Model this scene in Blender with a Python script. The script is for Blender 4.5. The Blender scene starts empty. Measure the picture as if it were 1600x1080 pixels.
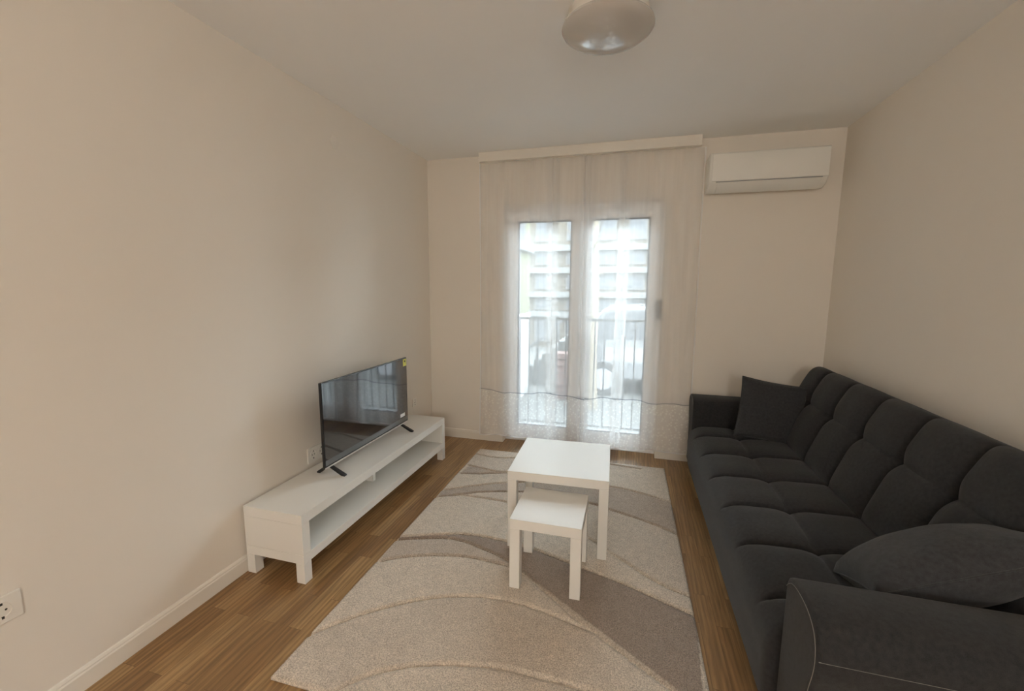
import bpy, bmesh, math, random
import numpy as np
from mathutils import Vector, Matrix, noise
random.seed(7); np.random.seed(7)
S = bpy.context.scene
COL = S.collection
PI = math.pi

# ------------------------------------------------------------------ materials
def new_mat(name):
    m = bpy.data.materials.new(name); m.use_nodes = True
    nt = m.node_tree; nt.nodes.clear()
    out = nt.nodes.new('ShaderNodeOutputMaterial')
    return m, nt, out

def N(nt, t, **kw):
    n = nt.nodes.new(t)
    for k, v in kw.items():
        if k in n.inputs: n.inputs[k].default_value = v
        else: setattr(n, k, v)
    return n

def mat(name, col, rough=.5, spec=.5, metal=0., noise_scale=None, noise_amt=.06, bump=0., bump_scale=200., sheen=0., coat=0.):
    m, nt, out = new_mat(name)
    b = N(nt, 'ShaderNodeBsdfPrincipled')
    b.inputs['Roughness'].default_value = rough
    b.inputs['Metallic'].default_value = metal
    b.inputs['Specular IOR Level'].default_value = spec
    b.inputs['Sheen Weight'].default_value = sheen
    b.inputs['Coat Weight'].default_value = coat; b.inputs['Coat IOR'].default_value = 1.6
    b.inputs['Coat Roughness'].default_value = .05
    tc = N(nt, 'ShaderNodeTexCoord')
    if noise_scale:
        nz = N(nt, 'ShaderNodeTexNoise', Scale=noise_scale, Detail=4.)
        nt.links.new(tc.outputs['Object'], nz.inputs['Vector'])
        mx = N(nt, 'ShaderNodeMix', data_type='RGBA')
        mx.inputs[6].default_value = (*[c*(1-noise_amt) for c in col], 1)
        mx.inputs[7].default_value = (*[min(1, c*(1+noise_amt)) for c in col], 1)
        nt.links.new(nz.outputs[0], mx.inputs[0]); nt.links.new(mx.outputs[2], b.inputs['Base Color'])
    else:
        b.inputs['Base Color'].default_value = (*col, 1)
    if bump:
        n2 = N(nt, 'ShaderNodeTexNoise', Scale=bump_scale, Detail=3.)
        nt.links.new(tc.outputs['Object'], n2.inputs['Vector'])
        bp = N(nt, 'ShaderNodeBump', Strength=bump, Distance=.002)
        nt.links.new(n2.outputs[0], bp.inputs['Height']); nt.links.new(bp.outputs[0], b.inputs['Normal'])
    nt.links.new(b.outputs[0], out.inputs[0])
    return m

def srgb(r, g, b):
    return tuple((c/255/12.92 if c/255 <= .04045 else ((c/255+.055)/1.055)**2.4) for c in (r, g, b))

M = {}
M['wall'] = mat('wall_paint', (.80, .75, .68), .75, .25, noise_scale=3., noise_amt=.012, bump=.08, bump_scale=420)
M['ceil'] = mat('ceiling_paint', (.90, .90, .89), .85, .2, noise_scale=3., noise_amt=.01)
M['base'] = mat('baseboard_paint', (.80, .76, .69), .42, .4, noise_scale=6., noise_amt=.015)
M['white'] = mat('white_lacquer', (.79, .78, .745), .42, .32, noise_scale=5., noise_amt=.012)
M['pvc'] = mat('white_pvc', (.90, .91, .92), .35, .5, noise_scale=4., noise_amt=.01)
M['plastic'] = mat('white_plastic', (.80, .77, .71), .35, .5, noise_scale=8., noise_amt=.01)
M['acbody'] = mat('ac_plastic', (.80, .79, .74), .38, .5, noise_scale=8., noise_amt=.01)
M['hole'] = mat('dark_hole', (.03, .025, .02), .6)
M['gasket'] = mat('grey_gasket', (.16, .16, .17), .6)
M['grey'] = mat('grey_plastic', (.36, .37, .38), .45)
M['tvblack'] = mat('tv_black_plastic', (.012, .012, .013), .35)
M['tvscreen'] = mat('tv_glass', (.012, .014, .018), .03, .95, coat=1.)
M['silver'] = mat('tv_silver_strip', (.60, .59, .57), .35, metal=.15)
M['sticker_y'] = mat('yellow_sticker', (.72, .68, .12), .5)
M['sticker_w'] = mat('white_sticker', (.75, .76, .77), .5)
M['piping'] = mat('pale_stitch', (.17, .165, .15), .8)
M['rail'] = mat('railing_paint', (.075, .078, .083), .5)

def fabric(name, c, scale=420.):
    m, nt, out = new_mat(name)
    b = N(nt, 'ShaderNodeBsdfPrincipled', Roughness=.95)
    b.inputs['Specular IOR Level'].default_value = .15
    b.inputs['Sheen Weight'].default_value = .12
    b.inputs['Sheen Roughness'].default_value = .5
    tc = N(nt, 'ShaderNodeTexCoord')
    n1 = N(nt, 'ShaderNodeTexNoise', Scale=scale, Detail=2.)
    n2 = N(nt, 'ShaderNodeTexNoise', Scale=70., Detail=4.)
    mp = N(nt, 'ShaderNodeMapping'); mp.inputs['Scale'].default_value = (1, 3, 3)
    nt.links.new(tc.outputs['Object'], mp.inputs[0]); nt.links.new(mp.outputs[0], n1.inputs['Vector'])
    nt.links.new(tc.outputs['Object'], n2.inputs['Vector'])
    ad = N(nt, 'ShaderNodeMath', operation='ADD'); nt.links.new(n1.outputs[0], ad.inputs[0]); nt.links.new(n2.outputs[0], ad.inputs[1])
    rp = N(nt, 'ShaderNodeMapRange'); rp.inputs[1].default_value = .6; rp.inputs[2].default_value = 1.4
    nt.links.new(ad.outputs[0], rp.inputs[0])
    mx = N(nt, 'ShaderNodeMix', data_type='RGBA')
    mx.inputs[6].default_value = (*[x*.62 for x in c], 1); mx.inputs[7].default_value = (*[x*1.38 for x in c], 1)
    nt.links.new(rp.outputs[0], mx.inputs[0]); nt.links.new(mx.outputs[2], b.inputs['Base Color'])
    bp = N(nt, 'ShaderNodeBump', Strength=.35, Distance=.0015)
    nt.links.new(n1.outputs[0], bp.inputs['Height']); nt.links.new(bp.outputs[0], b.inputs['Normal'])
    nt.links.new(b.outputs[0], out.inputs[0])
    return m
M['sofa'] = fabric('charcoal_fabric', (.029, .0292, .0305))
M['cushion'] = fabric('dark_cushion_fabric', (.042, .043, .046))

def oak():
    m, nt, out = new_mat('oak_parquet')
    b = N(nt, 'ShaderNodeBsdfPrincipled', Roughness=.32); b.inputs['Specular IOR Level'].default_value = .45
    L = nt.links.new
    tc = N(nt, 'ShaderNodeTexCoord')
    sp = N(nt, 'ShaderNodeSeparateXYZ'); L(tc.outputs['Object'], sp.inputs[0])
    cb = N(nt, 'ShaderNodeCombineXYZ'); L(sp.outputs[1], cb.inputs[0]); L(sp.outputs[0], cb.inputs[1])
    br = N(nt, 'ShaderNodeTexBrick'); br.offset = .37; br.offset_frequency = 2; br.squash = 1.0
    L(cb.outputs[0], br.inputs['Vector'])
    br.inputs['Scale'].default_value = 1.; br.inputs['Brick Width'].default_value = .52; br.inputs['Row Height'].default_value = .0695
    br.inputs['Mortar Size'].default_value = .0007; br.inputs['Mortar Smooth'].default_value = .2; br.inputs['Bias'].default_value = 0.
    br.inputs['Color1'].default_value = (0, 0, 0, 1); br.inputs['Color2'].default_value = (1, 1, 1, 1); br.inputs['Mortar'].default_value = (.2, .2, .2, 1)
    rmp = N(nt, 'ShaderNodeValToRGB'); e = rmp.color_ramp.elements
    e[0].position = 0.; e[0].color = (.255, .138, .056, 1)
    e[1].position = 1.; e[1].color = (.43, .268, .124, 1)
    for p, c in ((.3, (.30, .168, .070, 1)), (.62, (.325, .187, .080, 1)), (.86, (.365, .218, .095, 1))):
        x = e.new(p); x.color = c
    L(br.outputs['Color'], rmp.inputs[0])
    # per-board offset for the grain so that it breaks at the joints
    addv = N(nt, 'ShaderNodeVectorMath', operation='MULTIPLY_ADD')
    addv.inputs[1].default_value = (7.3, 5.1, 3.7); L(br.outputs['Color'], addv.inputs[0]); L(tc.outputs['Object'], addv.inputs[2])
    mp = N(nt, 'ShaderNodeMapping'); mp.inputs['Scale'].default_value = (55, 3.2, 1); L(addv.outputs[0], mp.inputs[0])
    n1 = N(nt, 'ShaderNodeTexNoise', Scale=1., Detail=6., Roughness=.62, Distortion=1.1); L(mp.outputs[0], n1.inputs['Vector'])
    mp2 = N(nt, 'ShaderNodeMapping'); mp2.inputs['Scale'].default_value = (12, 1.1, 1); L(addv.outputs[0], mp2.inputs[0])
    wv = N(nt, 'ShaderNodeTexWave', Scale=1.1, Distortion=9., Detail=3.); wv.bands_direction = 'X'; L(mp2.outputs[0], wv.inputs['Vector'])
    r1 = N(nt, 'ShaderNodeMapRange'); r1.inputs[1].default_value = .3; r1.inputs[2].default_value = .72; r1.inputs[3].default_value = .66; r1.inputs[4].default_value = 1.22
    L(n1.outputs[0], r1.inputs[0])
    r2 = N(nt, 'ShaderNodeMapRange'); r2.inputs[3].default_value = .78; r2.inputs[4].default_value = 1.08; L(wv.outputs[1], r2.inputs[0])
    ml = N(nt, 'ShaderNodeMath', operation='MULTIPLY'); L(r1.outputs[0], ml.inputs[0]); L(r2.outputs[0], ml.inputs[1])
    mt = N(nt, 'ShaderNodeMath', operation='MULTIPLY_ADD'); mt.inputs[1].default_value = -.45; mt.inputs[2].default_value = 1.
    L(br.outputs['Fac'], mt.inputs[0])
    ml2 = N(nt, 'ShaderNodeMath', operation='MULTIPLY'); L(ml.outputs[0], ml2.inputs[0]); L(mt.outputs[0], ml2.inputs[1])
    vm = N(nt, 'ShaderNodeVectorMath', operation='SCALE'); L(rmp.outputs[0], vm.inputs[0]); L(ml2.outputs[0], vm.inputs['Scale'])
    L(vm.outputs[0], b.inputs['Base Color'])
    bp = N(nt, 'ShaderNodeBump', Strength=.12, Distance=.001); L(ml2.outputs[0], bp.inputs['Height']); L(bp.outputs[0], b.inputs['Normal'])
    L(b.outputs[0], out.inputs[0])
    return m
M['oak'] = oak()

def sheer(name, alpha, col=(.95, .95, .95), dots=False):
    m, nt, out = new_mat(name); L = nt.links.new
    tr = N(nt, 'ShaderNodeBsdfTransparent'); tl = N(nt, 'ShaderNodeBsdfTranslucent'); df = N(nt, 'ShaderNodeBsdfDiffuse')
    tl.inputs[0].default_value = (*col, 1); df.inputs[0].default_value = (*col, 1)
    m1 = N(nt, 'ShaderNodeMixShader'); m1.inputs[0].default_value = .35; L(tl.outputs[0], m1.inputs[1]); L(df.outputs[0], m1.inputs[2])
    m2 = N(nt, 'ShaderNodeMixShader'); L(tr.outputs[0], m2.inputs[1]); L(m1.outputs[0], m2.inputs[2])
    tc = N(nt, 'ShaderNodeTexCoord')
    mp = N(nt, 'ShaderNodeMapping'); mp.inputs['Scale'].default_value = (24, 24, 1.5) if not dots else (1, 1, 1)
    L(tc.outputs['Object'], mp.inputs[0])
    if dots:
        vz = N(nt, 'ShaderNodeTexVoronoi', Scale=42.); L(mp.outputs[0], vz.inputs['Vector'])
        mr = N(nt, 'ShaderNodeMapRange'); mr.inputs[1].default_value = .15; mr.inputs[2].default_value = .45
        mr.inputs[3].default_value = min(1, alpha+.06); mr.inputs[4].default_value = alpha-.03
        L(vz.outputs['Distance'], mr.inputs[0])
    else:
        nz = N(nt, 'ShaderNodeTexNoise', Scale=1., Detail=2.); L(mp.outputs[0], nz.inputs['Vector'])
        mr = N(nt, 'ShaderNodeMapRange'); mr.inputs[1].default_value = .3; mr.inputs[2].default_value = .7
        mr.inputs[3].default_value = alpha-.015; mr.inputs[4].default_value = alpha+.015
        L(nz.outputs[0], mr.inputs[0])
    L(mr.outputs[0], m2.inputs[0]); L(m2.outputs[0], out.inputs[0])
    return m
M['sheer'] = sheer('sheer_voile', .33)
M['hemcloth'] = sheer('voile_hem_band', .40, dots=True)
M['hemedge'] = sheer('voile_folded_edge', .80, (.97, .97, .97))
M['hemcord'] = sheer('grey_embroidered_line', .6, (.30, .31, .34))

def glass():
    m, nt, out = new_mat('window_glass'); L = nt.links.new
    tr = N(nt, 'ShaderNodeBsdfTransparent'); tr.inputs[0].default_value = (.95, .97, .97, 1)
    gl = N(nt, 'ShaderNodeBsdfGlossy', Roughness=.02)
    fr = N(nt, 'ShaderNodeFresnel', IOR=1.45)
    mx = N(nt, 'ShaderNodeMixShader'); L(fr.outputs[0], mx.inputs[0]); L(tr.outputs[0], mx.inputs[1]); L(gl.outputs[0], mx.inputs[2])
    L(mx.outputs[0], out.inputs[0]); return m
M['glass'] = glass()

def emit(name, col, s):
    m, nt, out = new_mat(name)
    e = N(nt, 'ShaderNodeEmission', Strength=s); e.inputs[0].default_value = (*col, 1)
    nt.links.new(e.outputs[0], out.inputs[0]); return m

# ------------------------------------------------------------------ mesh helpers
def bm_new(): return bmesh.new()
def box(bm, x0, x1, y0, y1, z0, z1):
    vs = [bm.verts.new((x, y, z)) for z in (z0, z1) for y in (y0, y1) for x in (x0, x1)]
    for f in ((0, 2, 3, 1), (4, 5, 7, 6), (0, 1, 5, 4), (2, 6, 7, 3), (0, 4, 6, 2), (1, 3, 7, 5)):
        bm.faces.new([vs[i] for i in f])
def prism(bm, pts, axis, a, b):
    """closed 2D outline extruded along an axis from a to b."""
    def P(p, t):
        if axis == 'x': return (t, p[0], p[1])
        if axis == 'y': return (p[0], t, p[1])
        return (p[0], p[1], t)
    A = [bm.verts.new(P(p, a)) for p in pts]; B = [bm.verts.new(P(p, b)) for p in pts]
    n = len(pts)
    for i in range(n): bm.faces.new((A[i], A[(i+1) % n], B[(i+1) % n], B[i]))
    bm.faces.new(A[::-1]); bm.faces.new(B)
def lathe(bm, prof, c, segs=48, axis='z'):
    rings = []
    for r, h in prof:
        ring = []
        for i in range(segs):
            t = 2*PI*i/segs; a, b = r*math.cos(t), r*math.sin(t)
            p = (c[0]+a, c[1]+b, c[2]+h) if axis == 'z' else ((c[0]+h, c[1]+a, c[2]+b) if axis == 'x' else (c[0]+a, c[1]+h, c[2]+b))
            ring.append(bm.verts.new(p))
        rings.append(ring)
    for k in range(len(rings)-1):
        for i in range(segs):
            j = (i+1) % segs
            bm.faces.new((rings[k][i], rings[k][j], rings[k+1][j], rings[k+1][i]))
    bm.faces.new(rings[0][::-1]); bm.faces.new(rings[-1])
def tube(bm, pts, r, segs=8, closed=False):
    pts = [Vector(p) for p in pts]; rings = []; n = len(pts)
    for i, p in enumerate(pts):
        d = (pts[min(i+1, n-1)]-pts[max(i-1, 0)]).normalized()
        u = d.orthogonal().normalized() if i == 0 else (rings_u - d*rings_u.dot(d)).normalized()
        rings_u = u; v = d.cross(u)
        rr = r[i] if isinstance(r, (list, tuple)) else r
        rings.append([bm.verts.new(p+u*rr*math.cos(2*PI*k/segs)+v*rr*math.sin(2*PI*k/segs)) for k in range(segs)])
    for a, b in zip(rings, rings[1:]):
        for k in range(segs): bm.faces.new((a[k], a[(k+1) % segs], b[(k+1) % segs], b[k]))
    bm.faces.new(rings[0][::-1]); bm.faces.new(rings[-1])
def grid(bm, P):
    """P[i][j] -> faces"""
    V = [[bm.verts.new(p) for p in row] for row in P]
    for i in range(len(V)-1):
        for j in range(len(V[0])-1):
            bm.faces.new((V[i][j], V[i+1][j], V[i+1][j+1], V[i][j+1]))
    return V

def abs_loc(o):
    l = Vector((0, 0, 0))
    while o: l += o.location; o = o.parent
    return l
def obj(name, bm, m, parent=None, bevel=0., segs=2, smooth=False, world=True, subsurf=0, angle=40):
    """ONE mesh object; vertices are given in world space (world=True) or in the parent's space."""
    bmesh.ops.recalc_face_normals(bm, faces=bm.faces[:])
    me = bpy.data.meshes.new(name)
    if parent and world:
        off = -abs_loc(parent)
        for v in bm.verts: v.co += off
    bm.to_mesh(me); bm.free()
    me.materials.append(m)
    o = bpy.data.objects.new(name, me); COL.objects.link(o)
    if parent: o.parent = parent
    if bevel:
        md = o.modifiers.new('bevel', 'BEVEL'); md.width = bevel; md.segments = segs; md.limit_method = 'ANGLE'; md.angle_limit = math.radians(35)
    if subsurf:
        md = o.modifiers.new('sub', 'SUBSURF'); md.levels = subsurf; md.render_levels = subsurf
    if smooth:
        for p in me.polygons: p.use_smooth = True
        try: me.set_sharp_from_angle(angle=math.radians(angle))
        except Exception: pass
    return o
def thing(name, label, cat, loc=(0, 0, 0), group=None):
    o = bpy.data.objects.new(name, None); COL.objects.link(o)
    o.location = loc; o.empty_display_size = .1
    o['label'] = label; o['category'] = cat
    if group: o['group'] = group
    return o
def tag(o, label, cat, group=None, kind=None):
    o['label'] = label; o['category'] = cat
    if group: o['group'] = group
    if kind: o['kind'] = kind
    return o
def struct(name, bm, m, parent=None, **kw):
    o = obj(name, bm, m, parent, **kw)
    if not parent: o['kind'] = 'structure'
    return o
def bbox(x0, x1, y0, y1, z0, z1):
    bm = bm_new(); box(bm, x0, x1, y0, y1, z0, z1); return bm

# ------------------------------------------------------------------ the room
XL, XR, YB, ZC = -1.887, 1.4445, 3.803, 2.634
YR = -3.6                                   # rear wall, behind the camera
DX0, DX1, DZ = -1.1436, .2435, 2.198        # balcony door opening
T = .30
struct('floor', bbox(XL-.1, XR+.1, YR-.1, YB+.02, -.12, 0), M['oak'])
bm = bm_new(); box(bm, DX0, DX1, YB+.02, YB+.165, -.12, 0)
o = struct('floor_threshold', bm, M['oak']); o.name = 'trim_1'
struct('ceiling', bbox(XL-.1, XR+.1, YR-.1, YB+T, ZC, ZC+.15), M['ceil'])
struct('wall_left', bbox(XL-.2, XL, YR-.2, YB+T, -.12, ZC+.15), M['wall'])
struct('wall_right', bbox(XR, XR+.2, YR-.2, YB+T, -.12, ZC+.15), M['wall'])
struct('wall_rear', bbox(XL-.1, XR+.1, YR-.2, YR, -.12, ZC+.15), M['wall'])
bm = bm_new()
box(bm, XL, DX0, YB, YB+T, -.12, ZC); box(bm, DX1, XR, YB, YB+T, -.12, ZC); box(bm, DX0, DX1, YB, YB+T, DZ, ZC)
box(bm, DX0, DX1, YB+.165, YB+T, -.12, .02)
struct('wall_back', bm, M['wall'])

def baseboard(name, pts_axis, a, b, wallpos, inward):
    pr = [(0, 0), (.013, 0), (.013, .066), (.010, .072), (.010, .077), (.006, .084), (0, .087)]
    bm = bm_new()
    if pts_axis == 'y':
        prism(bm, [(wallpos+inward*p, z) for p, z in pr], 'y', a, b)
    else:
        A = [(wallpos+inward*p, z) for p, z in pr]
        prism(bm, A, 'x', a, b)
    return struct(name, bm, M['base'])
baseboard('baseboard_left', 'y', YR, YB, XL, 1)
baseboard('baseboard_right', 'y', YR, YB, XR, -1)
baseboard('baseboard_back', 'x', XL+.013, DX0, YB, -1)
baseboard('baseboard_back_right', 'x', DX1, XR-.013, YB, -1).name = 'baseboard_back.001'
baseboard('baseboard_rear', 'x', XL+.013, XR-.013, YR, 1)

# ------------------------------------------------------------------ balcony door
YF0, YF1 = YB+.085, YB+.155
bm = bm_new(); box(bm, DX0, DX0+.05, YF0, YF1, 0, DZ); box(bm, DX1-.05, DX1, YF0, YF1, 0, DZ)
box(bm, DX0+.05, DX1-.05, YF0, YF1, DZ-.05, DZ); box(bm, DX0+.05, DX1-.05, YF0, YF1, 0, .03)
door = struct('door_1', bm, M['pvc'], bevel=.004)
def leaf(x0, x1, gx0, gx1):
    gz0, gz1 = .155, 2.068
    bm = bm_new(); y0, y1 = YF0-.012, YF1-.006; z0, z1 = .028, DZ-.042
    box(bm, x0, gx0, y0, y1, z0, z1); box(bm, gx1, x1, y0, y1, z0, z1)
    box(bm, gx0, gx1, y0, y1, gz1, z1); box(bm, gx0, gx1, y0, y1, z0, gz0)
    lf = struct('door_leaf', bm, M['pvc'], door, bevel=.005)
    gy0, gy1 = YF0+.012, YF1-.02
    bm = bm_new(); t = .010
    box(bm, gx0, gx0+t, gy0, gy1, gz0, gz1); box(bm, gx1-t, gx1, gy0, gy1, gz0, gz1)
    box(bm, gx0+t, gx1-t, gy0, gy1, gz1-t, gz1); box(bm, gx0+t, gx1-t, gy0, gy1, gz0, gz0+t)
    struct('glazing_gasket', bm, M['gasket'], lf)
    struct('glass_pane', bbox(gx0+t*.5, gx1-t*.5, gy0+.015, gy0+.019, gz0+t*.5, gz1-t*.5), M['glass'], lf)
    return lf
l1 = leaf(DX0+.042, -.457, -1.030, -.540)
l2 = leaf(-.453, DX1-.042, -.370, .122)
bm = bm_new(); box(bm, -.425, -.395, YF0-.030, YF0-.012, .98, 1.12); box(bm, -.418, -.402, YF0-.060, YF0-.030, 1.055, 1.075); box(bm, -.418, -.402, YF0-.066, YF0-.052, .94, 1.075)
struct('door_handle', bm, M['pvc'], l2, bevel=.003)

# shutter strap winder on the right reveal
w = thing('strap_winder', 'small grey shutter strap box on the right side of the balcony door opening', 'shutter strap box', (DX1-.02, YB+.04, 1.21))
obj('housing', bbox(DX1-.046, DX1, YB+.008, YB+.072, 1.215, 1.365), M['grey'], w, bevel=.008)
obj('strap', bbox(DX1-.028, DX1-.022, YB+.03, YB+.05, 1.365, DZ), M['plastic'], w)

# ------------------------------------------------------------------ curtain rail and sheer curtains
rl = thing('curtain_rail', 'white ceiling mounted curtain rail box above the balcony door', 'curtain rail', (-.44, 3.75, 2.555))
obj('fascia', bbox(-1.342, .463, 3.692, 3.704, 2.556, ZC), M['base'], rl, bevel=.003)
for x in (-1.342, .453): obj('end_cap', bbox(x, x+.010, 3.704, 3.80, 2.556, ZC), M['base'], rl)
obj('track', bbox(-1.332, .453, 3.706, 3.80, 2.5575, 2.60), M['base'], rl)

def path(kn, ripple, y0, seed):
    """kn: (x, y-offset) knots, smoothly resampled, with gentle ripples."""
    rnd = random.Random(seed); out = []
    for (xa, ya), (xb, yb) in zip(kn, kn[1:]):
        n = max(3, int(abs(xb-xa)/.012)+2)
        for k in range(n):
            t = k/n; s = t*t*(3-2*t)
            out.append((xa+(xb-xa)*t, ya+(yb-ya)*s))
    out.append(kn[-1])
    ph = [rnd.uniform(0, 6.28) for _ in range(4)]
    return [(x, y0+y+ripple*(math.sin(x*21+ph[0])+.6*math.sin(x*43+ph[1])+.35*math.sin(x*71+ph[2]))) for x, y in out]
def curtain(name, label, kn, seed, hem_edges, folds):
    root = thing(name, label, 'curtain', (sum(k[0] for k in kn)/len(kn), 3.735, 0), 'sheer curtains at the balcony door')
    P = path(kn, .0085, 3.744, seed); rnd = random.Random(seed+5)
    def pt(i, z):
        x, y = P[i]
        k = (2.6-z)/2.6
        sw = .010*math.sin(z*1.7+x*3+seed)*k
        yy = y + .010*k*math.sin(x*13+z*.9+seed) 
        return (x+sw, yy, z)
    def ztop(x): return 2.556
    def zhem(x): return .512+.012*math.sin(x*9.5+2.2)+.008*math.sin(x*23)
    def zbot(x): return .072+.006*math.sin(x*7+seed)
    n = len(P)
    bm = bm_new()
    zs = [t/26 for t in range(27)]
    grid(bm, [[pt(i, ztop(P[i][0])*(1-t)+zhem(P[i][0])*t) for t in zs] for i in range(n)])
    obj('cloth', bm, M['sheer'], root, smooth=True, angle=180)
    bm = bm_new(); zs = [t/8 for t in range(9)]
    grid(bm, [[pt(i, zhem(P[i][0])*(1-t)+zbot(P[i][0])*t) for t in zs] for i in range(n)])
    hb = obj('hem_band', bm, M['hemcloth'], root, smooth=True, angle=180); hb['label'] = 'dotted embroidered lower band'
    bm = bm_new()
    grid(bm, [[(lambda q: (q[0], q[1]-.002, q[2]))(pt(i, zhem(P[i][0])+dz)) for dz in (-.005, .005)] for i in range(n)])
    hc = obj('hem_line', bm, M['hemcord'], root, smooth=True, angle=180); hc['label'] = 'thin grey stitched line'
    bm = bm_new()
    grid(bm, [[(lambda q: (q[0], q[1]-.0015, q[2]))(pt(i, zbot(P[i][0])+dz)) for dz in (0, .012)] for i in range(n)])
    obj('bottom_hem', bm, M['hemedge'], root, smooth=True, angle=180)
    for i0, i1 in hem_edges(n):
        bm = bm_new()
        zs = [t/30 for t in range(31)]
        grid(bm, [[(lambda q: (q[0], q[1]-.002, q[2]))(pt(i, 2.556*(1-t)+zbot(P[i][0])*t)) for t in zs] for i in range(i0, i1+1)])
        obj('side_hem', bm, M['hemedge'], root, smooth=True, angle=180)
    for xe in folds:                                  # the bright doubled cloth along a fold
        i = min(range(n), key=lambda k: abs(P[k][0]-xe))
        bm = bm_new(); rows = []
        for dx in (-.005, .005):
            rows.append([(q[0]+dx, q[1]+.003, q[2]) for q in (pt(i, 2.556*(1-t/30)+zbot(P[i][0])*t/30) for t in range(31))])
        grid(bm, rows); obj('fold_edge', bm, M['hemedge'], root, smooth=True, angle=180)
    return root
curtain('sheer_curtain', 'left sheer white curtain panel nearer the television, hanging to the floor',
        [(-1.352, 0), (-1.2, .004), (-1.05, -.006), (-.86, .004), (-.727, -.014), (-.645, .018), (-.728, .020), (-.655, -.012), (-.56, .006), (-.440, -.016), (-.395, .016), (-.452, .020), (-.40, -.004), (-.375, -.010)], 3,
        lambda n: [(0, 1)], (-.727,))
curtain('sheer_curtain', 'right sheer white curtain panel nearer the sofa and the air conditioner',
        [(-.452, .030), (-.40, .034), (-.335, .016), (-.40, .012), (-.335, -.008), (-.24, .006), (-.135, -.014), (-.045, .018), (-.138, .022), (-.045, -.010), (.10, .006), (.22, -.005), (.36, .005), (.503, 0)], 11,
        lambda n: [(n-2, n-1)], (-.135,))

# ------------------------------------------------------------------ air conditioner
ac = thing('air_conditioner', 'white split air conditioner high on the back wall above the sofa', 'air conditioner', (.895, 3.8, 2.2))
prof = [(3.803, 2.468), (3.625, 2.468), (3.607, 2.460), (3.604, 2.44), (3.606, 2.258), (3.640, 2.218), (3.700, 2.196), (3.803, 2.212)]
bm = bm_new(); prism(bm, prof, 'x', .512, 1.287); obj('body', bm, M['acbody'], ac, bevel=.010, segs=3, smooth=True)
bm = bm_new(); prism(bm, [(3.606, 2.464), (3.598, 2.455), (3.597, 2.268), (3.600, 2.262), (3.610, 2.262), (3.610, 2.464)], 'x', .530, 1.283)
obj('front_panel', bm, M['acbody'], ac, bevel=.004, segs=2, smooth=True)
bm = bm_new(); prism(bm, [(3.603, 2.254), (3.634, 2.214), (3.690, 2.192), (3.700, 2.197), (3.640, 2.222), (3.610, 2.256)], 'x', .570, 1.245)
obj('air_flap', bm, M['acbody'], ac, bevel=.002, smooth=True)
bm = bm_new(); box(bm, .562, 1.25, 3.603, 3.612, 2.2555, 2.2605)
obj('air_slot', bm, M['grey'], ac)

# ------------------------------------------------------------------ ceiling lamp
LX, LY = -.150, 2.02
lp = thing('ceiling_lamp', 'round white glass ceiling lamp above the room, unlit', 'ceiling lamp', (LX, LY, ZC))
bm = bm_new(); lathe(bm, [(.165, 0), (.168, -.004), (.168, -.058), (.160, -.062)], (LX, LY, ZC), 64)
obj('base', bm, M['plastic'], lp, smooth=True)
m_gl = mat('opal_glass', (.52, .50, .47), .03, .6, coat=.5)
bm = bm_new(); lathe(bm, [(.150, -.052), (.186, -.056), (.192, -.062), (.193, -.069), (.186, -.079), (.165, -.093), (.13, -.110), (.085, -.124), (.04, -.131), (.004, -.132)], (LX, LY, ZC), 72)
obj('glass_bowl', bm, m_gl, lp, smooth=True)

# fill lamp added behind the camera, out of view, to brighten the room
FILL_GLOW = 68.
HX, HY, HZ = .50, -2.2, 1.75
hl = thing('added_fill_lamp', 'added lit white globe lamp hanging in the hallway end of the room', 'fill lamp', (HX, HY, ZC))
bm = bm_new(); lathe(bm, [(.05, 0), (.05, -.02), (.012, -.035)], (HX, HY, ZC), 32); obj('canopy', bm, M['plastic'], hl, smooth=True)
bm = bm_new(); tube(bm, [(HX, HY, ZC-.03), (HX, HY, HZ+.19)], .004, 8); obj('cord', bm, M['plastic'], hl)
bm = bm_new(); lathe(bm, [(.19*math.sin(PI*k/20)+.001, -.19*math.cos(PI*k/20)) for k in range(21)], (HX, HY, HZ), 40)
obj('glass_globe', bm, emit('fill_lamp_glow', (1., .965, .91), FILL_GLOW), hl, smooth=True)

# ------------------------------------------------------------------ wall fittings
def socket(name, label, y0, y1, z0, z1, holes, x=XL):
    r = thing(name, label, 'socket', (x, (y0+y1)/2, (z0+z1)/2), 'wall sockets on the left wall')
    obj('plate', bbox(x, x+.009, y0, y1, z0, z1), M['plastic'], r, bevel=.003)
    zc = (z0+z1)/2
    for yc in holes:
        rad = min(.023, (z1-z0)*.30)
        bm = bm_new(); lathe(bm, [(rad+.005, .0085), (rad+.005, .0115), (rad, .0115), (rad*.96, .0095), (.001, .0095)], (x, yc, zc), 28, 'x')
        s = obj('socket_face', bm, M['plastic'], r, smooth=True)
        for dy in (-.0095, .0095):
            bm = bm_new(); lathe(bm, [(.0032, .009), (.0032, .0102), (.0005, .0102)], (x, yc+dy, zc), 12, 'x'); obj('pin_hole', bm, M['hole'], s)
        for dz in (-1, 1): obj('earth_clip', bbox(x+.009, x+.0118, yc-.003, yc+.003, zc+dz*rad-.004, zc+dz*rad+.004), M['hole'], s)
socket('wall_socket', 'double white socket low on the left wall near the camera, cut by the photo edge', .640, .800, .405, .497, (.685, .752))
socket('wall_socket', 'double white socket partly hidden behind the left edge of the television', 2.090, 2.252, .385, .482, (2.135, 2.205))
socket('wall_socket', 'single white socket right of the television near the back corner', 3.405, 3.480, .390, .462, (3.442,))
bm = bm_new(); lathe(bm, [(.040, 0), (.040, .002), (.037, .004), (.001, .0045)], (XL, 2.49, 2.392), 36, 'x')
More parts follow.
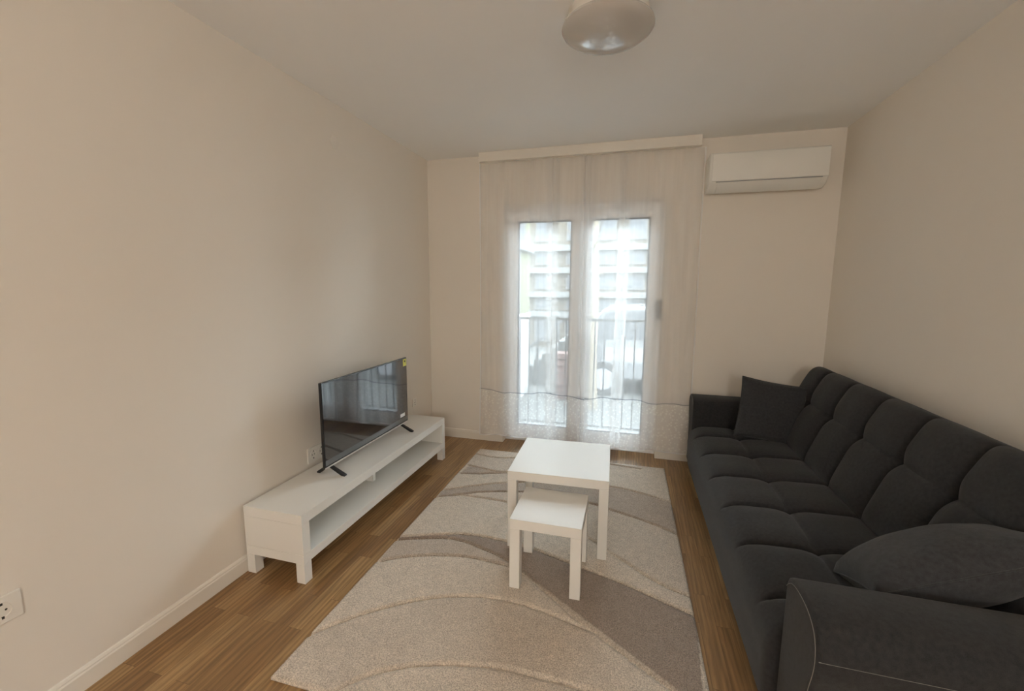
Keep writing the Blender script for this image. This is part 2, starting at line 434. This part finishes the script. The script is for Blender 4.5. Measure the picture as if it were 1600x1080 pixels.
tag(obj('cover_cap', bm, M['wall'], smooth=True), 'round junction box cap painted over, high on the left wall', 'wall cap')

# ------------------------------------------------------------------ rug
RX0, RX1, RY0, RY1, RYAW, RZ = -1.2416, .3492, 1.1527, 3.5478, .0112, .018
CF = 670.0429; CYAW, CPITCH, CROLL, CH = -.2716, -.1351, .0059, 1.4754
cyw, syw = math.cos(CYAW), math.sin(CYAW)
fwd = Vector((syw*math.cos(CPITCH), cyw*math.cos(CPITCH), math.sin(CPITCH)))
rgt = Vector((cyw, -syw, 0)); upv = rgt.cross(fwd)
rgt, upv = rgt*math.cos(CROLL)+upv*math.sin(CROLL), -rgt*math.sin(CROLL)+upv*math.cos(CROLL)
# carved lines of the rug, measured on its surface in metres
RUG = {
 'c1': [(-1.267, 3.411), (-1.138, 3.382), (-1.023, 3.386), (-0.918, 3.42), (-0.628, 3.518), (-0.246, 3.53), (0.118, 3.488)],
 'c2': [(-1.239, 3.162), (-1.112, 3.14), (-0.993, 3.111), (-0.913, 3.129), (-0.624, 3.22)],
 'c2b': [(-1.249, 2.999), (-1.101, 3.034), (-0.913, 3.11), (-0.624, 3.22)],
 'c3': [(-1.259, 2.704), (-1.139, 2.791), (-0.962, 2.897), (-0.86, 2.949), (-0.727, 2.994), (-0.494, 3.062), (-0.281, 3.097), (-0.105, 3.104), (0.022, 3.088), (0.166, 3.039), (0.321, 2.97)],
 'c4': [(-1.261, 2.603), (-1.157, 2.656), (-1.03, 2.735), (-0.869, 2.797), (-0.644, 2.853), (-0.412, 2.851), (-0.229, 2.81), (-0.163, 2.793), (-0.094, 2.76), (0.026, 2.719), (0.219, 2.638), (0.324, 2.571)],
 'c4b': [(-1.197, 2.636), (-1.105, 2.671), (-0.948, 2.675), (-0.782, 2.667), (-0.591, 2.624), (-0.404, 2.538), (-0.251, 2.44), (-0.137, 2.35), (-0.076, 2.292), (0.032, 2.212), (0.138, 2.125), (0.238, 2.066), (0.336, 2.035)],
 'c5': [(-1.263, 2.094), (-1.144, 2.146), (-1.031, 2.189), (-0.93, 2.222), (-0.813, 2.235), (-0.643, 2.223), (-0.482, 2.201), (-0.384, 2.168), (-0.261, 2.127), (-0.184, 2.105), (-0.07, 2.07), (0.035, 2.034), (0.133, 1.994), (0.229, 1.954), (0.337, 1.913)],
 'c6': [(-1.258, 2.065), (-1.128, 2.116), (-1.016, 2.155), (-0.937, 2.161), (-0.852, 2.15), (-0.747, 2.116), (-0.647, 2.085), (-0.587, 2.056), (-0.484, 1.987), (-0.353, 1.887), (-0.249, 1.806), (-0.171, 1.74), (-0.103, 1.704), (-0.017, 1.642), (0.072, 1.583), (0.144, 1.538), (0.207, 1.499), (0.301, 1.444)],
 'c7': [(-1.246, 1.86), (-1.178, 1.914), (-1.091, 1.954), (-0.987, 1.993), (-0.876, 2.019), (-0.776, 2.03), (-0.663, 2.022), (-0.575, 2.014), (-0.495, 1.989)],
 'c8': [(-1.255, 1.352), (-1.199, 1.419), (-1.126, 1.498), (-1.041, 1.57), (-0.948, 1.639), (-0.844, 1.696), (-0.731, 1.739), (-0.611, 1.767), (-0.502, 1.772), (-0.408, 1.767), (-0.374, 1.758), (-0.304, 1.745), (-0.217, 1.727), (-0.108, 1.699)],
 'c9': [(-1.008, 1.124), (-0.981, 1.166), (-0.949, 1.207), (-0.899, 1.256), (-0.84, 1.294), (-0.765, 1.333), (-0.672, 1.366), (-0.587, 1.389), (-0.464, 1.414), (-0.384, 1.423), (-0.327, 1.421), (-0.228, 1.421), (-0.153, 1.418), (-0.078, 1.416), (0.064, 1.393)],
}
def dense(pl, step=.01):
    pl = np.array(pl, float)
    d = np.r_[0, np.cumsum(np.hypot(*np.diff(pl, axis=0).T))]
    n = max(4, int(d[-1]/step)); s = np.linspace(0, d[-1], n)
    q = np.c_[np.interp(s, d, pl[:, 0]), np.interp(s, d, pl[:, 1])]
    for _ in range(6):
        q[1:-1] = .25*q[:-2]+.5*q[1:-1]+.25*q[2:]
    return q
def inside(px, py, poly):
    r = np.zeros(px.shape, bool); n = len(poly)
    for i in range(n):
        x1, y1 = poly[i]; x2, y2 = poly[(i+1) % n]
        if y1 == y2: continue
        c = ((y1 > py) != (y2 > py)) & (px < (x2-x1)*(py-y1)/(y2-y1)+x1)
        r ^= c
    return r
lines = {k: dense(v) for k, v in RUG.items()}
nx, ny = 320, 480
W, H = RX1-RX0, RY1-RY0
u = np.linspace(0, 1, nx); v = np.linspace(0, 1, ny)
UX, VY = np.meshgrid(RX0+u*W, RY0+v*H, indexing='ij')
ca, sa = math.cos(RYAW), math.sin(RYAW)
WX, WY = ca*UX-sa*VY, sa*UX+ca*VY
hgt = np.full(WX.shape, RZ); groove_lit = np.zeros(WX.shape)
for k, q in lines.items():
    dmin = np.full(WX.shape, 9.); far = np.zeros(WX.shape, bool)
    for a in range(len(q)-1):
        p0, p1 = q[a], q[a+1]; e = p1-p0; L2 = e@e+1e-12
        msk = (np.abs(WX-p0[0]) < .05) & (np.abs(WY-p0[1]) < .05)
        if not msk.any(): continue
        t = np.clip(((WX[msk]-p0[0])*e[0]+(WY[msk]-p0[1])*e[1])/L2, 0, 1)
        dd = np.hypot(WX[msk]-p0[0]-t*e[0], WY[msk]-p0[1]-t*e[1])
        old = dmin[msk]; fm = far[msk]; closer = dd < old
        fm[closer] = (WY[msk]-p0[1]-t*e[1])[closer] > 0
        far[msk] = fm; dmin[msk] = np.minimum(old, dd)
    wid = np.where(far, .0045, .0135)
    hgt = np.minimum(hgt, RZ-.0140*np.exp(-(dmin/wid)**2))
    groove_lit = np.maximum(groove_lit, np.where(far, 0, np.exp(-((dmin-.004)/.0065)**2)))
rndn = np.random.rand(*hgt.shape); hgt += (rndn-.5)*.0022
edge = np.minimum(np.minimum(UX-RX0, RX1-UX), np.minimum(VY-RY0, RY1-VY))
hgt -= .006*np.exp(-(edge/.006)**2)
zone = np.zeros(hgt.shape)                           # dyed pile: 0 beige, 1 grey taupe
def between(a, b, val):
    poly = list(lines[a])+list(lines[b][::-1])
    m_ = inside(WX, WY, poly); zone[m_] = val
between('c3', 'c4', .62); between('c5', 'c6', 1.); between('c1', 'c2', .12); between('c2', 'c2b', .6); between('c6', 'c7', .42); between('c4', 'c4b', .18); between('c8', 'c9', .12)
zone = .35+.65*zone-.35*groove_lit  # window light on the near groove walls painted in as paler pile
verts = [(float(WX[i, j]), float(WY[i, j]), float(hgt[i, j])) for i in range(nx) for j in range(ny)]
faces = [(i*ny+j, (i+1)*ny+j, (i+1)*ny+j+1, i*ny+j+1) for i in range(nx-1) for j in range(ny-1)]
per = [(i, 0) for i in range(nx)]+[(nx-1, j) for j in range(1, ny)]+[(i, ny-1) for i in range(nx-2, -1, -1)]+[(0, j) for j in range(ny-2, 0, -1)]
b0 = len(verts)
for i, j in per: verts.append((float(WX[i, j]), float(WY[i, j]), .0008))
np_ = len(per)
for k in range(np_):
    a, b = per[k], per[(k+1) % np_]
    faces.append((a[0]*ny+a[1], b0+k, b0+(k+1) % np_, b[0]*ny+b[1]))
faces.append(tuple(b0+k for k in range(np_))[::-1])
me = bpy.data.meshes.new('rug'); me.from_pydata(verts, [], faces); me.update()
at = me.attributes.new('dye_and_light', 'FLOAT', 'POINT')
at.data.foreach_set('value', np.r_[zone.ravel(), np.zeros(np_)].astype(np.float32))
for p in me.polygons: p.use_smooth = True
def rug_mat():
    m, nt, out = new_mat('rug_pile'); L = nt.links.new
    b = N(nt, 'ShaderNodeBsdfPrincipled', Roughness=1.); b.inputs['Specular IOR Level'].default_value = .05
    b.inputs['Sheen Weight'].default_value = .25
    at = N(nt, 'ShaderNodeAttribute', attribute_name='dye_and_light')
    mx = N(nt, 'ShaderNodeValToRGB'); el = mx.color_ramp.elements
    el[0].position = 0.; el[0].color = (.86, .79, .69, 1); el[1].position = 1.; el[1].color = (.315, .255, .212, 1)
    e_ = el.new(.35); e_.color = (.61, .535, .45, 1)
    L(at.outputs['Fac'], mx.inputs[0])
    tc = N(nt, 'ShaderNodeTexCoord')
    n1 = N(nt, 'ShaderNodeTexNoise', Scale=210., Detail=3.); L(tc.outputs['Object'], n1.inputs['Vector'])
    n2 = N(nt, 'ShaderNodeTexNoise', Scale=28., Detail=5.); L(tc.outputs['Object'], n2.inputs['Vector'])
    r1 = N(nt, 'ShaderNodeMapRange'); r1.inputs[1].default_value = .3; r1.inputs[2].default_value = .7; r1.inputs[3].default_value = .60; r1.inputs[4].default_value = 1.32; L(n1.outputs[0], r1.inputs[0])
    r2 = N(nt, 'ShaderNodeMapRange'); r2.inputs[1].default_value = .3; r2.inputs[2].default_value = .7; r2.inputs[3].default_value = .93; r2.inputs[4].default_value = 1.07; L(n2.outputs[0], r2.inputs[0])
    ml = N(nt, 'ShaderNodeMath', operation='MULTIPLY'); L(r1.outputs[0], ml.inputs[0]); L(r2.outputs[0], ml.inputs[1])
    vm = N(nt, 'ShaderNodeVectorMath', operation='SCALE'); L(mx.outputs[0], vm.inputs[0]); L(ml.outputs[0], vm.inputs['Scale'])
    L(vm.outputs[0], b.inputs['Base Color'])
    bp = N(nt, 'ShaderNodeBump', Strength=.6, Distance=.004); L(n1.outputs[0], bp.inputs['Height']); L(bp.outputs[0], b.inputs['Normal'])
    L(b.outputs[0], out.inputs[0]); return m
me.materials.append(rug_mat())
rug = bpy.data.objects.new('rug', me); COL.objects.link(rug)
tag(rug, 'beige carved pile rug with sweeping curved lines on the oak floor', 'rug')

# ------------------------------------------------------------------ tables
def table(name, label, cx, cy, yaw, w, h, z0, leg=.050, top=.050):
    r = thing(name, label, 'table', (cx, cy, z0)); r.rotation_euler = (0, 0, yaw); r['group'] = 'nesting tables on the rug'
    hw = w/2
    obj('tabletop', bbox(-hw, hw, -hw, hw, h-top, h), M['white'], r, bevel=.0015, world=False)
    for sx in (-1, 1):
        for sy in (-1, 1):
            xa, ya = sx*(hw-.0005), sy*(hw-.0005)
            xb, yb = xa-sx*leg, ya-sy*leg
            obj('leg', bbox(min(xa, xb), max(xa, xb), min(ya, yb), max(ya, yb), 0, h-top-.0006), M['white'], r, bevel=.0015, world=False)
    return r
table('side_table', 'larger white square nesting table standing over the smaller one', -.3621, 2.4575, .0382, .55, .449, RZ+.0006)
table('side_table', 'smaller white square nesting table pulled out in front of the larger one', -.3521, 2.0233, .0062, .344, .3585, RZ+.0006)

# ------------------------------------------------------------------ tv bench
BX0, BX1, BY0, BY1, BH = -1.866, -1.510, 1.6113, 3.2764, .3646
tb = thing('tv_bench', 'long low white television bench along the left wall', 'tv bench', ((BX0+BX1)/2, (BY0+BY1)/2, 0))
ST, SB = .152, .104   # shelf top / underside
obj('top', bbox(BX0, BX1, BY0, BY1, BH-.052, BH), M['white'], tb, bevel=.0015)
obj('shelf', bbox(BX0, BX1, BY0, BY1, SB, ST), M['white'], tb, bevel=.0015)
obj('side_panel', bbox(BX0, BX1, BY0, BY0+.05, ST+.0008, BH-.0526), M['white'], tb, bevel=.0012)
obj('side_panel', bbox(BX0, BX1, BY1-.05, BY1, ST+.0008, BH-.0526), M['white'], tb, bevel=.0012)
obj('back_panel', bbox(BX0+.002, BX0+.008, BY0+.05, BY1-.05, ST, BH-.052), M['white'], tb)
obj('divider', bbox(-1.76, -1.655, 2.425, 2.455, ST, BH-.052), M['white'], tb, bevel=.001)
for x0 in (BX0, BX1-.05):
    for y0 in (BY0, BY1-.05):
        obj('leg', bbox(x0, x0+.05, y0, y0+.05, 0, SB-.0006), M['white'], tb, bevel=.0012)
# ------------------------------------------------------------------ television
tv = thing('television', 'black flat screen television on the white bench, stickers at its right edge', 'television', (-1.69, 2.47, BH))
TY0, TY1, TZ0, TZ1 = 1.995, 2.962, .416, .930
TXF = -1.680
obj('casing', bbox(TXF-.016, TXF, TY0, TY1, TZ0, TZ1), M['tvblack'], tv, bevel=.004)
bm = bm_new(); prism(bm, [(TXF-.015, TZ0+.01), (TXF-.055, TZ0+.03), (TXF-.055, TZ0+.25), (TXF-.015, TZ0+.30)], 'y', TY0+.06, TY1-.06)
obj('rear_housing', bm, M['tvblack'], tv, bevel=.004)
obj('screen', bbox(TXF-.001, TXF+.0012, TY0+.008, TY1-.008, TZ0+.016, TZ1-.008), M['tvscreen'], tv)
obj('bottom_strip', bbox(TXF-.004, TXF+.0022, TY0+.002, TY1-.002, TZ0, TZ0+.008), M['silver'], tv)['label'] = 'thin silver strip along the bottom'
for yc, dy in ((2.055, 1), (2.868, -1)):
    f = bm_new()
    for (xa, xb) in ((TXF-.018, TXF+.088), (TXF-.018, TXF-.095)):
        dx = 1 if xb > xa else -1
        prism(f, [(xa-dx*.013, TZ0+.004), (xa+dx*.013, TZ0+.004), (xb+dx*.006, BH+.009), (xb+dx*.006, BH), (xb-dx*.016, BH)], 'y', yc-.011, yc+.011)
    obj('foot', f, M['tvblack'], tv, bevel=.002)
st = obj('sticker', bbox(TXF+.0012, TXF+.0020, 2.905, 2.953, .866, .920), M['sticker_y'], tv); st['label'] = 'small yellow sticker with a dark mark'
obj('sticker_mark', bbox(TXF+.0020, TXF+.0024, 2.920, 2.940, .896, .910), M['hole'], st)
obj('sticker', bbox(TXF+.0012, TXF+.0020, 2.845, 2.912, .474, .500), M['sticker_w'], tv)['label'] = 'small white sticker'

# ------------------------------------------------------------------ sofa
SY0, SY1 = 1.392, 3.486
SEAMS = [SY0, 1.565, 1.900, 2.235, 2.580, 2.925, 3.265, SY1]
so = thing('sofa', 'long charcoal tufted fabric sofa along the right wall', 'sofa', (.95, 2.44, 0))
obj('base', bbox(.500, 1.405, SY0, SY1, .055, .36), M['sofa'], so, bevel=.01)
def cell(y):
    for a, b in zip(SEAMS, SEAMS[1:]):
        if a <= y <= b: return (y-a)/(b-a), a, b
    return 0., 0, 1
def smooth_profile(kn, n):
    kn = np.array(kn, float)
    d = np.r_[0, np.cumsum(np.hypot(*np.diff(kn, axis=0).T))]; s = np.linspace(0, d[-1], n)
    q = np.c_[np.interp(s, d, kn[:, 0]), np.interp(s, d, kn[:, 1])]
    for _ in range(4): q[1:-1] = .25*q[:-2]+.5*q[1:-1]+.25*q[2:]
    return q, s
def tufted(profile, n, ny_, knot, z_fade, amt, y0, y1, corner=0., ends=(0, 1)):
    """profile in (x,z), knot = index position along profile (0..1) of the button row; z_fade(t) -> how strong the quilting is."""
    q, s = smooth_profile(profile, n); t = s/s[-1]
    tang = np.gradient(q, axis=0); nrm = np.c_[-tang[:, 1], tang[:, 0]]; nrm /= np.linalg.norm(nrm, axis=1)[:, None]+1e-9
    ys = sorted(set([round(y0+(y1-y0)*k/ny_, 5) for k in range(ny_+1)]+[round(b+d, 5) for b in SEAMS[1:-1] for d in (-.006, -.003, 0, .003, .006)]))
    bm = bm_new(); G = []
    for y in ys:
        a, ya, yb = cell(min(max(y, SY0+1e-6), SY1-1e-6)); row = []
        wv = 1-abs(2*a-1)**3.2
        for k in range(n):
            tk = t[k]; f = z_fade(tk)
            ds = (tk-knot)*s[-1]
            dy = min(abs(y-b) for b in SEAMS[1:-1])
            bq = (tk-ends[0])/(knot-ends[0]) if tk < knot else (tk-knot)/(ends[1]-knot)
            bq = min(1, max(0, bq)); hrow = .42+.58*(1-abs(2*bq-1)**3)
            h = amt*wv*hrow - amt*.7*math.exp(-(ds/.045)**2-(dy/.05)**2) - .015*math.exp(-(dy/.008)**2) - .007*math.exp(-(ds/.010)**2)
            h *= f
            e = min(y-y0, y1-y)/.045                    # round the ends off
            if e < 1: h -= corner*(1-math.sqrt(max(0, 1-(1-e)**2)))
            row.append((q[k, 0]+nrm[k, 0]*h, y, q[k, 1]+nrm[k, 1]*h))
        G.append(row)
    V = grid(bm, G)
    bm.faces.new(V[0]); bm.faces.new(V[-1][::-1])
    bm.faces.new([r[0] for r in V]+[r[-1] for r in V][::-1])
    return bm
def fade(a, b, c, d):
    def f(t):
        if t < a or t > d: return 0.
        if t < b: x = (t-a)/(b-a); return x*x*(3-2*x)
        if t > c: x = (d-t)/(d-c); return x*x*(3-2*x)
        return 1.
    return f
bm = tufted([(.505, .075), (.470, .10), (.458, .20), (.456, .32), (.468, .375), (.500, .402), (.560, .412), (.76, .418), (1.04, .425), (1.10, .41), (1.12, .36)], 96, 190, .62, fade(.30, .40, .86, .95), .020, SY0+.004, SY1-.004, .03, (.34, .92))
obj('seat', bm, M['sofa'], so, smooth=True, angle=70)
bm = tufted([(1.045, .36), (1.070, .46), (1.160, .70), (1.252, .885), (1.278, .922), (1.305, .926), (1.390, .900), (1.412, .85), (1.415, .50), (1.415, .30)], 110, 190, .285, fade(.02, .08, .42, .52), .034, SY0+.002, SY1-.004, .006, (.03, .54))
obj('backrest', bm, M['sofa'], so, smooth=True, angle=70)
ARM = [(1.388, .065), (1.386, .585), (1.376, .612), (1.345, .628), (1.25, .634), (1.19, .622), (1.160, .600), (1.146, .560), (1.146, .520), (1.158, .465), (1.176, .432), (1.180, .40), (1.180, .065)]
def arm(flip):
    P = [((4.878-y) if flip else y, z) for y, z in ARM]
    bm = bm_new(); prism(bm, P, 'x', .490, 1.405)
    a = obj('arm', bm, M['sofa'], so, bevel=.012, segs=3, smooth=True, angle=50)
    pts = [(.4905, y, z) for y, z in P[1:]]
    q = dense([(y, z) for _, y, z in pts], .02)
    cy_, cz_ = sum(p[0] for p in q)/len(q), sum(p[1] for p in q)/len(q)
    pp = [(.4885, y+(cy_-y)*.045, z+(cz_-z)*.03) for y, z in q]
    bm = bm_new(); tube(bm, pp, .0010, 6); obj('piping', bm, M['piping'], a)['label'] = 'pale stitching around the arm front'
    yy = 4.878-1.1465 if flip else 1.1465
    bm = bm_new(); tube(bm, [(.495, yy, .535), (.7, yy, .535), (1.0, yy, .535), (1.39, yy, .535)], .0010, 6); obj('piping', bm, M['piping'], a)
arm(False); arm(True)
M['leg'] = mat('dark_plastic_leg', (.02, .02, .02), .5)
for x, y in ((.54, 1.26), (.54, 3.62), (1.34, 1.26), (1.34, 3.62), (.60, 2.44)):
    bm = bm_new(); lathe(bm, [(.020, 0), (.026, .066)], (x, y, 0), 20); obj('leg', bm, M['leg'], so, smooth=True)

def cushion(name, label, c, R, w, h, t, n=26):
    r = thing(name, label, 'cushion', c, 'loose cushions on the sofa')
    bm = bm_new(); top, bot = [], []
    for i in range(n+1):
        ra, rb = [], []
        for j in range(n+1):
            a, b = -1+2*i/n, -1+2*j/n
            x = a*w/2*(1-.055*(1-b*b)); z = b*h/2*(1-.055*(1-a*a))
            k = max(0, (1-a**2)*(1-b**2))**.42*t/2
            k *= 1+.08*noise.noise(Vector((a*2.3, b*2.3, c[0]*5)))
            ra.append(R @ Vector((x, -k-.003, z))); rb.append(R @ Vector((x, k+.003, z)))
        top.append(ra); bot.append(rb)
    A = grid(bm, top); B = grid(bm, bot)
    per = [(i, 0) for i in range(n)]+[(n, j) for j in range(n)]+[(i, n) for i in range(n, 0, -1)]+[(0, j) for j in range(n, 0, -1)]
    for k in range(len(per)):
        p, q_ = per[k], per[(k+1) % len(per)]
        bm.faces.new((A[p[0]][p[1]], B[p[0]][p[1]], B[q_[0]][q_[1]], A[q_[0]][q_[1]]))
    obj('cover', bm, M['cushion'], r, smooth=True, angle=80, world=False)
    pts = [(top[i][j]+bot[i][j])/2 for i, j in per]; pts.append(pts[0])
    bm = bm_new(); tube(bm, pts, .0035, 6); obj('seam_piping', bm, M['cushion'], r, smooth=True, world=False)
    return r
def rot(x, y, z): return (Matrix.Rotation(math.radians(z), 3, 'Z') @ Matrix.Rotation(math.radians(x), 3, 'X') @ Matrix.Rotation(math.radians(y), 3, 'Y'))
def frame(n, ex):
    n = Vector(n).normalized(); ex = Vector(ex); ex = (ex-n*ex.dot(n)).normalized(); ey = -n; ez = ex.cross(ey)
    return Matrix((ex, ey, ez)).transposed()
cushion('throw_cushion', 'dark square cushion leaning in the far corner of the sofa by the back wall', (.958, 3.262, .630), rot(-14, 9, 7), .43, .42, .13)
cushion('throw_cushion', 'dark cushion leaning in the near corner of the sofa behind the nearest arm', (.99, 1.60, .595), frame((-.36, .42, .83), (.87, .05, .36)), .52, .42, .22)

# ------------------------------------------------------------------ outside
GZ = -.50
M['facade'] = mat('facade_cream', (.066, .058, .048), .9, .2, noise_scale=1.5, noise_amt=.05)
M['wing'] = mat('facade_pale_yellow', (.085, .085, .056), .9, .2, noise_scale=2., noise_amt=.03)
M['slab'] = mat('white_concrete', (.078, .078, .076), .8, .3, noise_scale=3., noise_amt=.03)
M['darkpane'] = mat('dim_window', (.034, .036, .040), .6, .5)
M['pave'] = mat('pale_paving', (.068, .068, .066), .9, .2, noise_scale=1.2, noise_amt=.08)
M['bark'] = mat('pale_bark', (.11, .095, .075), .95, .1, noise_scale=14., noise_amt=.25, bump=.5, bump_scale=40)
M['car'] = mat('silver_car_paint', (.075, .078, .083), .3, .6, coat=.5)
M['brick'] = mat('pinkish_blocks', (.09, .060, .055), .9, .2, noise_scale=20., noise_amt=.2)
M['leafm'] = mat('twig_leaves', (.42, .40, .26), .9, .1, noise_scale=10, noise_amt=.2)
g = obj('paved_yard', bbox(-14, 14, YB+T+.02, 22, GZ-.2, GZ), M['pave']); g['kind'] = 'structure'
# French balcony railing
ra = thing('balcony_railing', 'grey metal railing with thin vertical bars outside the balcony door', 'railing', (-.45, 4.2, .02))
obj('top_rail', bbox(DX0-.06, DX1+.06, 4.185, 4.215, 1.155, 1.180), M['slab'], ra)
obj('bottom_rail', bbox(DX0-.06, DX1+.06, 4.19, 4.21, .10, .122), M['rail'], ra)
k = 0; x = -1.176
while x < DX1+.05:
    obj('bar', bbox(x-.006, x+.006, 4.194, 4.206, .122, 1.155), M['rail'], ra); x += .0935
for x in (DX0-.05, DX1+.05):
    for z in (.111, 1.167): obj('bracket', bbox(x-.01, x+.01, YB+T-.01, 4.19, z-.01, z+.01), M['rail'], ra)
# the building across the yard
bA = thing('apartment_building', 'cream apartment block across the yard with white floor bands', 'building', (0, 14, GZ))
obj('facade', bbox(-9, 7, 14, 18, GZ, 4.3), M['facade'], bA)
for z in (.62, 1.25, 2.02, 2.72, 4.2): obj('floor_band', bbox(-9, 7, 13.78, 14, z-.09, z+.09), M['slab'], bA)
for z0, z1 in ((2.2, 2.62), (1.42, 1.9), (.75, 1.12), (2.95, 3.9), (-.3, .5)):
    for x0 in (-4.1, -3.1, -2.1, -1.1, -.2, .7, 1.6):
        f = obj('window', bbox(x0, x0+.55, 13.94, 14, z0, z1), M['slab'], bA)
        obj('pane', bbox(x0+.05, x0+.50, 13.93, 13.945, z0+.05, z1-.05), M['darkpane'], f)
# the neighbouring wing on the left
wg = thing('neighbouring_wing', 'pale yellow house wing close on the left outside the door', 'building', (-1.9, 6.5, GZ))
obj('wall', bbox(-4.9, -1.89, 5.2, 8.0, GZ, 3.6), M['wing'], wg)
obj('balcony_band', bbox(-1.89, -1.80, 5.2, 8.02, 2.10, 2.27), M['slab'], wg)
f = obj('window', bbox(-1.89, -1.875, 5.6, 7.6, 2.32, 3.2), M['slab'], wg)
obj('pane', bbox(-1.876, -1.868, 5.66, 7.52, 2.36, 3.15), M['darkpane'], f)
obj('plinth', bbox(-1.90, -1.87, 5.2, 8.0, GZ, 1.0), M['grey'], wg)
# outdoor stair
sr = thing('outdoor_stair', 'pale outdoor stair with a sloping handrail beyond the railing', 'stair', (-1.6, 8.6, GZ))
bm = bm_new()
for i in range(8): box(bm, -2.35+i*.16, -2.35+(i+1)*.16, 8.4, 9.4, GZ, GZ+.13*(i+1))
obj('steps', bm, M['slab'], sr)
bm = bm_new(); tube(bm, [(-2.42, 8.36, GZ+.45), (-2.3, 8.36, GZ+.50), (-1.1, 8.36, GZ+1.5)], .025, 8)
obj('handrail', bm, M['rail'], sr)
for i in range(6):
    x = -2.25+i*.22; obj('post', bbox(x-.012, x+.012, 8.35, 8.375, GZ+.13*max(1, int((x+2.35)/.16)+1), GZ+.54+.83*(x+2.3)), M['rail'], sr)
bw = obj('block_pile', None or (lambda b: ([box(b, -1.28+.01*(i % 2), -.98+.01*(i % 2), 7.4, 7.7, GZ+.12*i, GZ+.12*i+.105) for i in range(7)], b)[1])(bm_new()), M['brick'], bevel=.01)
tag(bw, 'stack of pinkish blocks outside near the stair', 'block stack')
# tree
tr = thing('bare_tree', 'bare pale tree trunk with thin branches seen through the right glass', 'tree', (-.62, 7, GZ))
bm = bm_new(); tube(bm, [(-.60, 7, GZ), (-.62, 7, .4), (-.60, 7.02, 1.3), (-.64, 7, 2.2), (-.60, 7, 3.2), (-.66, 7.05, 4.6)], [.12, .10, .09, .085, .07, .04], 12)
obj('trunk', bm, M['bark'], tr, smooth=True)
rn = random.Random(2)
for i in range(16):
    z = 1.3+i*.17; a = rn.uniform(0, 6.28); l = rn.uniform(.35, .8)
    p = Vector((-.62, 7, z)); pts = [p]
    for s_ in range(4):
        p = p+Vector((math.cos(a)*l/4, math.sin(a)*l/4, l/4*rn.uniform(.2, .9))); a += rn.uniform(-.4, .4); pts.append(p)
    bm = bm_new(); tube(bm, pts, [.022, .016, .012, .008, .004], 6)
    obj('branch', bm, M['bark'], tr, smooth=True)
# parked car behind the railing
cr = thing('parked_car', 'silver parked car seen side on through the right glass', 'car', (.1, 8.3, GZ))
side = [(-1.02, .30), (-1.06, .60), (-1.0, .92), (-.86, 1.22), (-.60, 1.56), (-.48, 1.63), (1.0, 1.66), (1.85, 1.60), (2.10, 1.1), (2.15, .85), (2.2, .42), (2.1, .30)]
bm = bm_new(); prism(bm, [(x+.08, z+GZ) for x, z in side], 'y', 7.95, 9.55)
obj('body', bm, M['car'], cr, bevel=.05, segs=3, smooth=True)
bm = bm_new(); prism(bm, [(x+.08, z+GZ) for x, z in ((-.80, 1.05), (-.52, 1.50), (-.42, 1.54), (.42, 1.56), (.42, 1.05))], 'y', 7.935, 7.96)
obj('side_window', bm, M['darkpane'], cr)
bm = bm_new(); prism(bm, [(x+.08, z+GZ) for x, z in ((.50, 1.05), (.50, 1.56), (1.0, 1.56), (1.75, 1.5), (1.85, 1.05))], 'y', 7.935, 7.96)
obj('side_window', bm, M['darkpane'], cr)
for x in (-.55, 1.55):
    bm = bm_new(); lathe(bm, [(.30, 0), (.31, .02), (.31, .20), (.30, .22)], (x+.08, 7.90, GZ+.31), 32, 'y'); w_ = obj('wheel', bm, M['leg'], cr, smooth=True)
    bm = bm_new(); lathe(bm, [(.20, -.008), (.20, .01), (.02, .012)], (x+.08, 7.90, GZ+.31), 24, 'y'); obj('wheel_rim', bm, M['gasket'], w_, smooth=True)

# ------------------------------------------------------------------ light
W_ = bpy.data.worlds.new('sky'); S.world = W_; W_.use_nodes = True
nt = W_.node_tree; bg = nt.nodes['Background']
bg.inputs[0].default_value = (.84, .94, 1.0, 1); bg.inputs[1].default_value = 22.5
def light(name, kind, loc, rot_, **kw):
    l = bpy.data.lights.new(name, kind); o = bpy.data.objects.new(name, l); COL.objects.link(o)
    o.location = loc; o.rotation_euler = rot_
    for k_, v_ in kw.items(): setattr(l, k_, v_)
    return o
sun = light('sun', 'SUN', (0, 0, 10), (math.radians(42), 0, math.radians(-14)), energy=1.0, angle=math.radians(2))
sun.data.color = (1., .95, .88)
po = light('door_sky_portal', 'AREA', ((DX0+DX1)/2, YB+T+.01, 1.1), (-PI/2, 0, 0), shape='RECTANGLE', size=DX1-DX0, size_y=2.2)
po.data.cycles.is_portal = True

# ------------------------------------------------------------------ camera
cam = bpy.data.cameras.new('camera'); co = bpy.data.objects.new('camera', cam); COL.objects.link(co)
cam.sensor_width = 36; cam.sensor_fit = 'HORIZONTAL'; cam.lens = CF/1600*36; cam.clip_start = .05; cam.clip_end = 200
co.matrix_world = Matrix(((rgt.x, upv.x, -fwd.x, 0), (rgt.y, upv.y, -fwd.y, 0), (rgt.z, upv.z, -fwd.z, CH), (0, 0, 0, 1)))
S.camera = co
S.view_settings.view_transform = 'Standard'; S.view_settings.look = 'None'
S.view_settings.gamma = 1; S.view_settings.use_curve_mapping = False
S.view_settings.exposure = 0.0
S.cycles.max_bounces = 14; S.cycles.diffuse_bounces = 8; S.cycles.transparent_max_bounces = 24
S.cycles.sample_clamp_indirect = 8.
S.cycles.use_denoising = True
